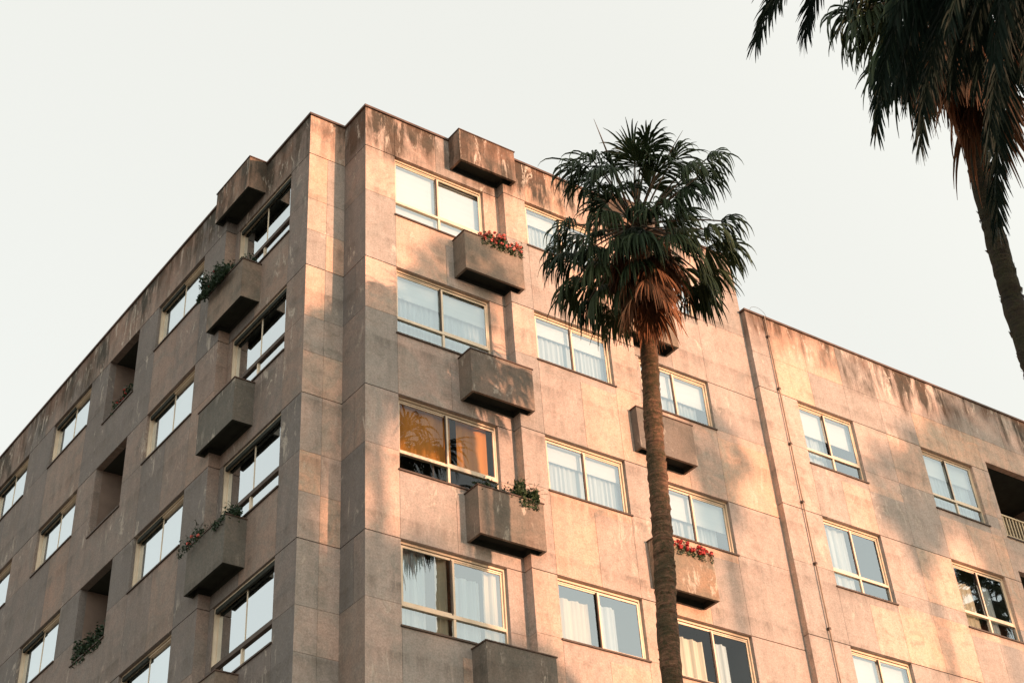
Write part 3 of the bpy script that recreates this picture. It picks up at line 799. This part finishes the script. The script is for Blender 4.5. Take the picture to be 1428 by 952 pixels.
tr_r = [.16, .145, .150, .160, .158, .18, .27]
palm = fan_palm('fan_palm', 'fan palm with a shaggy brown skirt rising straight in front of the block', None, hub, tr_pts, tr_r, leaves, None, rnd, 'bark', 14, 1.0, .9, 60)
# two unopened spears
m = MB()
for a, b in (((880, 300), (828, 166)), ((890, 300), (952, 182))):
    p, q = at(*a, DC), at(*b, DC - .1); pts = [p.lerp(q, t / 6) + Z * .05 * math.sin(math.pi * t / 6) for t in range(7)]
    m.tube(pts, [.022, .022, .020, .018, .014, .009, .003], 6)
m.build('spear_leaves', M['petiole'], palm, True)

# ---- right palm with the leaning trunk
rnd = random.Random(8)
DR = 18.4
hub2 = at(1312, -15, DR)
L2 = []
for (uv_, dz, dr, L_, gg) in [((1235, 20), -.2, (-.9, .1, .3), .85, .8), ((1225, 60), -.3, (-.8, -.1, .5), .9, .85), ((1205, 55), .2, (-1, .05, -.1), .8, .95), ((1250, 90), -.5, (-.5, -.5, .6), .95, .6), ((1280, 100), -.6, (-.2, -.8, .6), 1., .5), ((1300, 90), .5, (-.3, -.7, -.6), 1., .5), ((1390, 45), -.3, (.8, -.1, .4), .9, .8), ((1400, 30), .3, (.9, .1, -.2), .9, .8), ((1255, 60), .6, (-.7, -.1, -.8), .9, .7), ((1380, 85), .4, (.7, -.6, -.3), .8, .6), ((1290, -20), -.4, (-.4, .6, .6), .9, .6), ((1350, -40), .2, (.2, .9, 0), .9, .5), ((1395, -20), 0, (.7, .5, .2), .9, .7), ((1240, -15), 0, (-.8, .4, .0), .9, .7), ((1320, 70), -.8, (.1, -.3, 1), .95, .6), ((1270, 110), 0, (-.35, -.9, .1), .9, .5)]:
    d = dirv(*dr).normalized(); b = at(uv_[0] - 6, uv_[1] - 38, DR + dz); L2.append((b, d, L_ * 1.1, gg * 1.25, 0, (Z + (b - hub2).normalized() * .3).normalized()))
t2 = [hub2, at(1343, 120, 18.2), at(1354, 190, 18.0), at(1380, 300, 17.5), at(1407, 400, 17.0), at(1434, 490, 16.6)]
l2 = t2[-1]; d2 = (t2[-1] - t2[-2]).normalized()
b2 = l2 + Vector((d2.x, d2.y, 0)) / -d2.z * l2.z * .6 - Vector((0, 0, l2.z))
t2 += [l2.lerp(b2, .5), b2]
fan_palm('fan_palm', 'dark fan palm leaning at the right edge, trunk bare below its dry brown fronds', None, hub2, t2, [.12, .112, .110, .112, .114, .116, .14, .24], L2, None, rnd, 'bark_dark', 22, 1.12, .95, 48)

# ---- date palm whose feathery fronds hang into the top right
def pinnate(mb, st, pts, rnd, L_, w=.016, twist=0):
    """frond along a 3-D curve: leaflets in two ranks"""
    n = len(pts); mb.ct = rnd.random()
    tt = mb.ct
    st.tube(pts, [.020 * (1 - .85 * i / (n - 1)) + .002 for i in range(n)], 5, False)
    cum = [0]
    for i in range(1, n): cum.append(cum[-1] + (pts[i] - pts[i - 1]).length)
    tot = cum[-1]; s = tot * .12; sp = .017
    while s < tot:
        i = min(n - 2, bisect.bisect(cum, s) - 1); t = (s - cum[i]) / max(1e-6, cum[i + 1] - cum[i]); p = pts[i].lerp(pts[i + 1], t); d = (pts[i + 1] - pts[i]).normalized()
        side = d.cross(Z)
        if side.length < .15: side = d.cross(Vector((math.cos(twist), math.sin(twist), 0)))
        else: side = (side.normalized() + Vector((math.cos(twist), math.sin(twist), 0)) * max(0, .6 - side.length)).normalized()
        side = (side - d * side.dot(d)).normalized(); nn = side.cross(d)
        fr = s / tot
        ll = L_ * (math.sin(math.pi * min(1, .18 + fr * .66)) ** .6) * rnd.uniform(.85, 1.1)
        for sg in (-1, 1):
            ang = math.radians(62 - 46 * fr + rnd.uniform(-7, 7))
            dv = (d * math.cos(ang) + side * sg * math.sin(ang) + nn * rnd.uniform(-.3, .45)).normalized()
            mb.ct = min(1, max(0, tt + rnd.uniform(-.2, .2)))
            q, dirs = droop(p, dv, 3, ll / 3, .05, .32 + rnd.uniform(0, .15), 1.0)
            wv = (d - dv * d.dot(dv)).normalized(); prev = None
            for k, (x, dx) in enumerate(zip(q, dirs)):
                ww = (w, w * 1.25, w * .9, .001)[k]; r = (x - wv * ww, x + wv * ww)
                if prev: mb.quad([prev[0], prev[1], r[1], r[0]])
                prev = r
        s += sp
rnd = random.Random(21)
DD = 12.6
hub3 = at(1500, -190, DD)
dbase = Vector((hub3.x + .35, hub3.y - .1, 0))
date = empty('date_palm', tuple(dbase), 'date palm whose black green feathery fronds hang into the top right corner', 'palm tree')
g, st = MB(), MB()
def bez(a, b, c, n=16): return [a * (1 - t) ** 2 + b * 2 * t * (1 - t) + c * t * t for t in [i / n for i in range(n + 1)]]
FR = [((1046, 84), (1130, -190), -.4), ((1070, 30), (1150, -170), .3), ((1118, 74), (1150, -160), 0.), ((1222, 212), (1235, -110), -.3), ((1281, 240), (1300, -110), -.2), ((1374, 236), (1405, -90), -.4), ((1340, 120), (1380, -120), .5), ((1255, 120), (1290, -140), .5), ((1428, 120), (1450, -80), 0.), ((1300, 150), (1330, -130), .2), ((1400, 60), (1430, -120), 1.2), ((1320, 60), (1350, -130), -1.), ((1445, 60), (1470, -90), -.6), ((1245, 40), (1290, -140), -.9), ((1265, 170), (1275, -120), .8), ((1350, 60), (1390, -110), .1), ((1290, 90), (1320, -120), 1.3), ((1360, 150), (1380, -120), .7), ((1325, 150), (1345, -120), .4), ((1430, 125), (1440, -100), .9), ((1270, 60), (1300, -150), .3), ((1355, 0), (1390, -150), -.3), ((1310, 20), (1350, -170), .6), ((1385, 110), (1400, -120), -.9)]
for tip, ctl, dz in FR:
    c2 = at(*ctl, DD + dz * .6); tp_ = at(*tip, DD + dz); tp_ = c2.lerp(tp_, .90)
    pinnate(g, st, bez(hub3, c2, tp_), rnd, .29, .0060, rnd.random() * 6)
for k in range(30):
    az = k * 2.39996; el = math.radians(75 - 95 * (k / 29))
    d = Vector((math.cos(az) * math.cos(el), math.sin(az) * math.cos(el), math.sin(el)))
    out = Vector((math.cos(az), math.sin(az), 0))
    if (d.dot(-Rv) > .55 and el < .6): continue
    tp_ = hub3 + out * (2.3 + .5 * math.cos(el)) + Z * (2.2 * math.sin(el) - .9)
    pinnate(g, st, bez(hub3, hub3 + d * 2.0 + Z * .4, tp_), rnd, .36, .0075, rnd.random() * 6)
g.build('crown', M['date'], date); st.build('leaf_stalks', M['date'], date, True)
m = MB(); pp = [hub3.lerp(dbase, i / 60) for i in range(61)]
m.tube(pp, [.26 + .03 * math.sin(i * 2.4) + (.12 if i == 60 else 0) for i in range(61)], 16); m.build('trunk', M['bark_dark'], date, True)

# ---- more fan palms of the same street row, standing where their shade falls on the front
SUN = Vector((.365, -.922, .087)).normalized()
def street_palm(target, t, seed, label, Rl=1.0, nr=34):
    """target: wall point its crown shades; t: metres towards the sun"""
    rr = random.Random(seed)
    h = Vector(W(*target)) + SUN * t
    b = Vector((h.x + rr.uniform(-.4, .4), h.y + rr.uniform(-.4, .4), 0))
    tp_ = [h + Vector((0, 0, -.1)), h.lerp(b, .33) + Vector((.1, .1, 0)), h.lerp(b, .66), b]
    return fan_palm('fan_palm', label, 'fan palms of the street row outside the view', h, tp_, [.11, .11, .13, .22], [], None, rr, 'bark', nr, .9, Rl, 30)
S_ = street_palm
S_((7.9, -.2, -4.6), 30, 31, 'slim fan palm nearest the wing, outside the right edge of the view', .75, 34)
S_((13.3, -.2, -4.1), 34, 32, 'tall fan palm beside the wing, outside the right edge of the view', .95, 44)
S_((17.2, -.2, -1.6), 38, 33, 'bushy fan palm farthest right, shading the balcony end of the wing', 1.35, 60)
S_((24.3 - .365 * 7, -6.9 + .922 * 7, -.4 - .087 * 7), 7, 52, 'fan palm mirrored in the far windows of the wing', .8, 34)
S_((15.3, -.2, -3.0), 40, 71, 'broad fan palm over the middle of the wing, outside the right edge of the view', 1.3, 60)
S_((17.0, -.2, -5.4), 34, 37, 'second bushy fan palm behind the one shading the balcony end', 1.3, 60)
S_((1.9, -.2, -2.9), 19, 34, 'tallest fan palm behind the photographer, shading the top storey windows', .85, 40)
S_((.9, -.2, -10.4), 38, 35, 'full fan palm behind the photographer, shading the foot of the corner', 1.4, 64)
S_((-1.3, -.2, -10.3), 44, 38, 'wide fan palm farthest behind the photographer', 1.5, 64)
S_((-.9, -.2, -6.9), 36, 36, 'fan palm behind the photographer, shading the middle of the corner', 1.0, 46)
S_((.25, -.2, -4.7), 22, 61, 'narrow fan palm behind the photographer, shading the corner pier', .95, 60)
S_((-.2, -.2, -12.4), 36, 62, 'heavy fan palm behind the photographer, shading the lowest part of the corner', 1.4, 64)
S_((2.3, -.2, -11.3), 32, 63, 'short fan palm behind the photographer, shading the lowest planter box', .95, 56)
S_((-1.6, -.2, -8.6), 48, 44, 'broad fan palm behind the photographer, shading the left pillar', 1.2, 60)
q = at(1385, 330, 17.5); S_((q.x - SK * q.y, q.y, q.z - ZG), 9, 40, 'fan palm just right of the leaning palm, outside the view', 1.3, 60)
q = at(935, 880, 23.7); S_((q.x - SK * q.y, q.y, q.z - ZG), 15, 41, 'low fan palm across the street, shading the lower trunk of the palm in view', .9, 40)
q = at(1300, -60, 15.5); S_((q.x - SK * q.y, q.y, q.z - ZG), 12, 42, 'high fan palm beyond the feathery date palm, outside the view', 1.3, 60)

# ------------------------------------------------------------------ plants on the boxes
def shrub(name, label, cat, P, u0, u1, v, d0, d1, h, nleaf, lmat, flowers, fmat, seed, ls=.035, hang=.15, sprigs=0, group=None):
    rr = random.Random(seed); c = Vector(P((u0 + u1) / 2, v, (d0 + d1) / 2))
    root = empty(name, tuple(c), label, cat, group)
    m = MB(); fl = MB(); stm = MB()
    nb = max(3, int((u1 - u0) / .09)); blobs = []
    for i in range(nb):
        u = u0 + (u1 - u0) * (i + rr.random()) / nb; hh = h * rr.uniform(.45, 1.0)
        blobs.append((u, hh, rr.uniform(d0, d1), rr.uniform(.09, .17)))
        p0 = Vector(P(u, v - .1, (d0 + d1) / 2)); p1 = Vector(P(u + rr.uniform(-.05, .05), v + hh, blobs[-1][2]))
        stm.tube([p0, p0.lerp(p1, .5) + Vector((rr.uniform(-.03, .03), 0, 0)), p1], [.006, .005, .003], 4, False)
    for i in range(nleaf):
        u, hh, dd_, r = rr.choice(blobs)
        a, b = rr.random() * 6.283, rr.gauss(0, .6)
        rad = r * rr.random() ** .5
        zz = v + hh * rr.uniform(.15, 1.0) + rad * math.sin(b)
        p = Vector(P(u + rad * math.cos(a), zz, dd_ + rad * math.sin(a)))
        if rr.random() < hang: p = Vector(P(u + rr.uniform(-.06, .06), v - rr.random() * .18, d0 - rr.uniform(0.02, .06)))
        d = Vector((rr.gauss(0, 1), rr.gauss(0, 1), rr.gauss(0, .7))).normalized(); s = d.cross(Vector((rr.gauss(0, 1), rr.gauss(0, 1), rr.gauss(0, 1)))).normalized()
        l = ls * rr.uniform(.6, 1.3); w = l * .42
        m.ct = rr.random()
        m.quad([p - d * l, p - s * w, p + d * l, p + s * w])
    for i in range(sprigs):
        u, hh, dd_, r = rr.choice(blobs); p0 = Vector(P(u, v + hh * .5, dd_)); dr = Vector((rr.uniform(-.6, .6), rr.uniform(-.6, .2), rr.uniform(.3, 1))).normalized()
        q, _ = droop(p0, dr, 5, .055, .05, .35)
        stm.tube(q, .003, 4, False)
        for x in q[1:]:
            for w_ in range(3):
                d = Vector((rr.gauss(0, 1), rr.gauss(0, 1), rr.gauss(0, 1))).normalized(); s = d.orthogonal().normalized(); l = ls * .8
                m.ct = rr.random(); m.quad([x, x + d * l * .5 - s * l * .2, x + d * l, x + d * l * .5 + s * l * .2])
    stm.build('stems', M['petiole'], root); m.build('foliage', M[lmat], root)
    if flowers:
        for i in range(flowers):
            u, hh, dd_, r = rr.choice(blobs)
            c = Vector(P(u + rr.uniform(-.08, .08), v + hh * rr.uniform(.4, 1.05) + .02, min(dd_, (d0 + d1) / 2) - rr.uniform(0, .12)))
            if rr.random() < hang * 1.5: c = Vector(P(u, v - rr.uniform(0, .06), d0 - .05))
            for q in range(14):
                d = Vector((rr.gauss(0, 1), rr.gauss(0, 1), rr.gauss(0, 1))).normalized(); s = d.orthogonal().normalized(); t = d.cross(s); rad = .022
                x = c + d * .028; fl.quad([x + s * rad, x + t * rad, x - s * rad, x - t * rad])
        fl.build('flowers', M[fmat], root)
    return root
shrub('geranium', 'coral flowering geranium spilling from the planter box under the top window', 'potted plant', PR1, 2.35, 3.22, H[0] + bt, -.36, -.06, .26, 1700, 'leaf', 60, 'petal_pink', 1, .034, .14)
shrub('shrub', 'round feathery green shrub at the right end of the stained planter box', 'potted plant', PR1, 2.72, 3.15, H[2] + bt, -.34, -.02, .34, 4200, 'leaf', 0, None, 2, .034, .04, 30)
shrub('succulent', 'low sparse dark plant at the left end of the stained planter box', 'potted plant', PR1, 2.02, 2.6, H[2] + bt, -.34, -.1, .15, 620, 'leaf_dark', 0, None, 3, .035, .0, 6)
shrub('geranium', 'deep red geranium in the planter box right of the palm trunk', 'potted plant', PR3, 6.05, 6.95, H[2] + bt, -.36, -.08, .16, 700, 'leaf', 80, 'petal_red', 4, .03, .3)
shrub('bougainvillea', 'dense dark trailing bush filling the highest planter box on the shaded side', 'potted plant', PL1, gx0 - n1 + .25, gx1 - n1 + .1, H[0] + bt, -.52, -.05, .38, 4800, 'leaf_dark', 3, 'petal_red', 5, .038, .28, 12)
shrub('trailing_plant', 'leafy green plant at the near end of the lower shaded planter box', 'potted plant', PL1, gx0 - n1 - .05, gx0 - n1 + .42, H[2] + bt, -.40, .0, .17, 900, 'leaf_dark', 0, None, 6, .034, .1, 14)
shrub('trailing_plant', 'wispy plant with a red bloom at the far end of the lower shaded planter box', 'potted plant', PL1, gx0 - n1 + .72, gx1 - n1 + .12, H[2] + bt, -.46, -.1, .2, 600, 'leaf_dark', 5, 'petal_pink', 7, .03, .25, 22)
shrub('geranium', 'red geranium with dark foliage on the ledge of the highest loggia', 'potted plant', PL2, yl0 + .15, yl1 - .35, H[0] + sl + .03, .03, .25, .26, 800, 'leaf_dark', 9, 'petal_red', 8, .04, .0)
shrub('shrub', 'bushy dark green plant on the ledge of the third loggia down', 'potted plant', PL2, yl0 + .1, yl1 - .15, H[2] + sl + .03, .02, .3, .42, 1500, 'leaf_dark', 0, None, 9, .045, .06, 16)

# ------------------------------------------------------------------ street
def sheet(name, x0, x1, y0, y1, z, mat):
    m = MB(); m.quad([(x0, y0, z), (x1, y0, z), (x1, y1, z), (x0, y1, z)]); return tag(m.build(name, mat), kind='structure')
sheet('ground', -600, 600, -600, 600, 0, simple('dusty_ground', (.16, .13, .10), .95, 0, .2, .3))
asphalt = simple('asphalt', (.05, .05, .05), .9, 0, .25, 9)
sheet('road', -600, 600, -15.5, -6.5, .004, asphalt)
pave = simple('pavement_slabs', (.26, .22, .18), .9, 0, .2, 2)
def slab(name, x0, x1, y0, y1, z0, z1):
    m = MB(); m.box(lambda a, b, c: (a, b, c), x0, x1, y0, y1, z0, z1); return tag(m.build(name, pave), kind='structure')
slab('pavement', -4.5, 60, -6.5, .5, .004, .13)
slab('pavement', -4.5, -1.3, .5, 60, .004, .13)
slab('pavement', -60, 60, -26, -15.5, .004, .13)
m = MB(); x = -60
while x < 60: m.quad([(x, -11.06, .009), (x + 2, -11.06, .009), (x + 2, -10.94, .009), (x, -10.94, .009)]); x += 5
tag(m.build('road_marking', simple('road_paint', (.75, .75, .72), .7)), kind='structure')

# ------------------------------------------------------------------ light
w = bpy.data.worlds.new('World'); scn.world = w; w.use_nodes = True
nt = w.node_tree; nt.nodes.clear()
N = lambda t, **k: node(nt, t, **k)
sky = N('ShaderNodeTexSky', sky_type='NISHITA', sun_disc=False, sun_elevation=math.radians(5), air_density=1.0, dust_density=2.5, ozone_density=1.0)
sky.sun_rotation = math.atan2(SUN.x, SUN.y)
bg1 = N('ShaderNodeBackground', i_Strength=.063); L(nt, sky.outputs[0], bg1.inputs[0])
# thin even evening cloud
bg2 = N('ShaderNodeBackground', i_Strength=.605); bg2.inputs[0].default_value = (1.0, .985, .90, 1)
tc = N('ShaderNodeTexCoord'); dt = N('ShaderNodeVectorMath', operation='DOT_PRODUCT'); L(nt, tc.outputs['Generated'], dt.inputs[0]); dt.inputs[1].default_value = tuple(Vector((SUN.x, SUN.y, .25)).normalized())
mr = N('ShaderNodeMapRange', i_1=-.15, i_2=.9, i_3=.595, i_4=1.05); mr.interpolation_type = 'SMOOTHSTEP'; L(nt, dt.outputs['Value'], mr.inputs[0]); L(nt, mr.outputs[0], bg2.inputs[1])   # the veil glows round the low sun
ad = N('ShaderNodeAddShader'); L(nt, bg1.outputs[0], ad.inputs[0]); L(nt, bg2.outputs[0], ad.inputs[1])
o = N('ShaderNodeOutputWorld'); L(nt, ad.outputs[0], o.inputs[0])
sl_ = bpy.data.lights.new('sun', 'SUN'); sl_.energy = 5.0; sl_.angle = math.radians(.8); sl_.color = (1, .54, .345)
so = bpy.data.objects.new('sun', sl_); col.objects.link(so); so.rotation_euler = SUN.to_track_quat('Z', 'Y').to_euler()
so.location = SUN * 80

vs = scn.view_settings; vs.view_transform = 'Standard'; vs.look = 'None'; vs.exposure = .48; vs.gamma = 1; vs.use_curve_mapping = False
scn.render.engine = 'CYCLES'
scn.cycles.max_bounces = 6; scn.cycles.transparent_max_bounces = 12
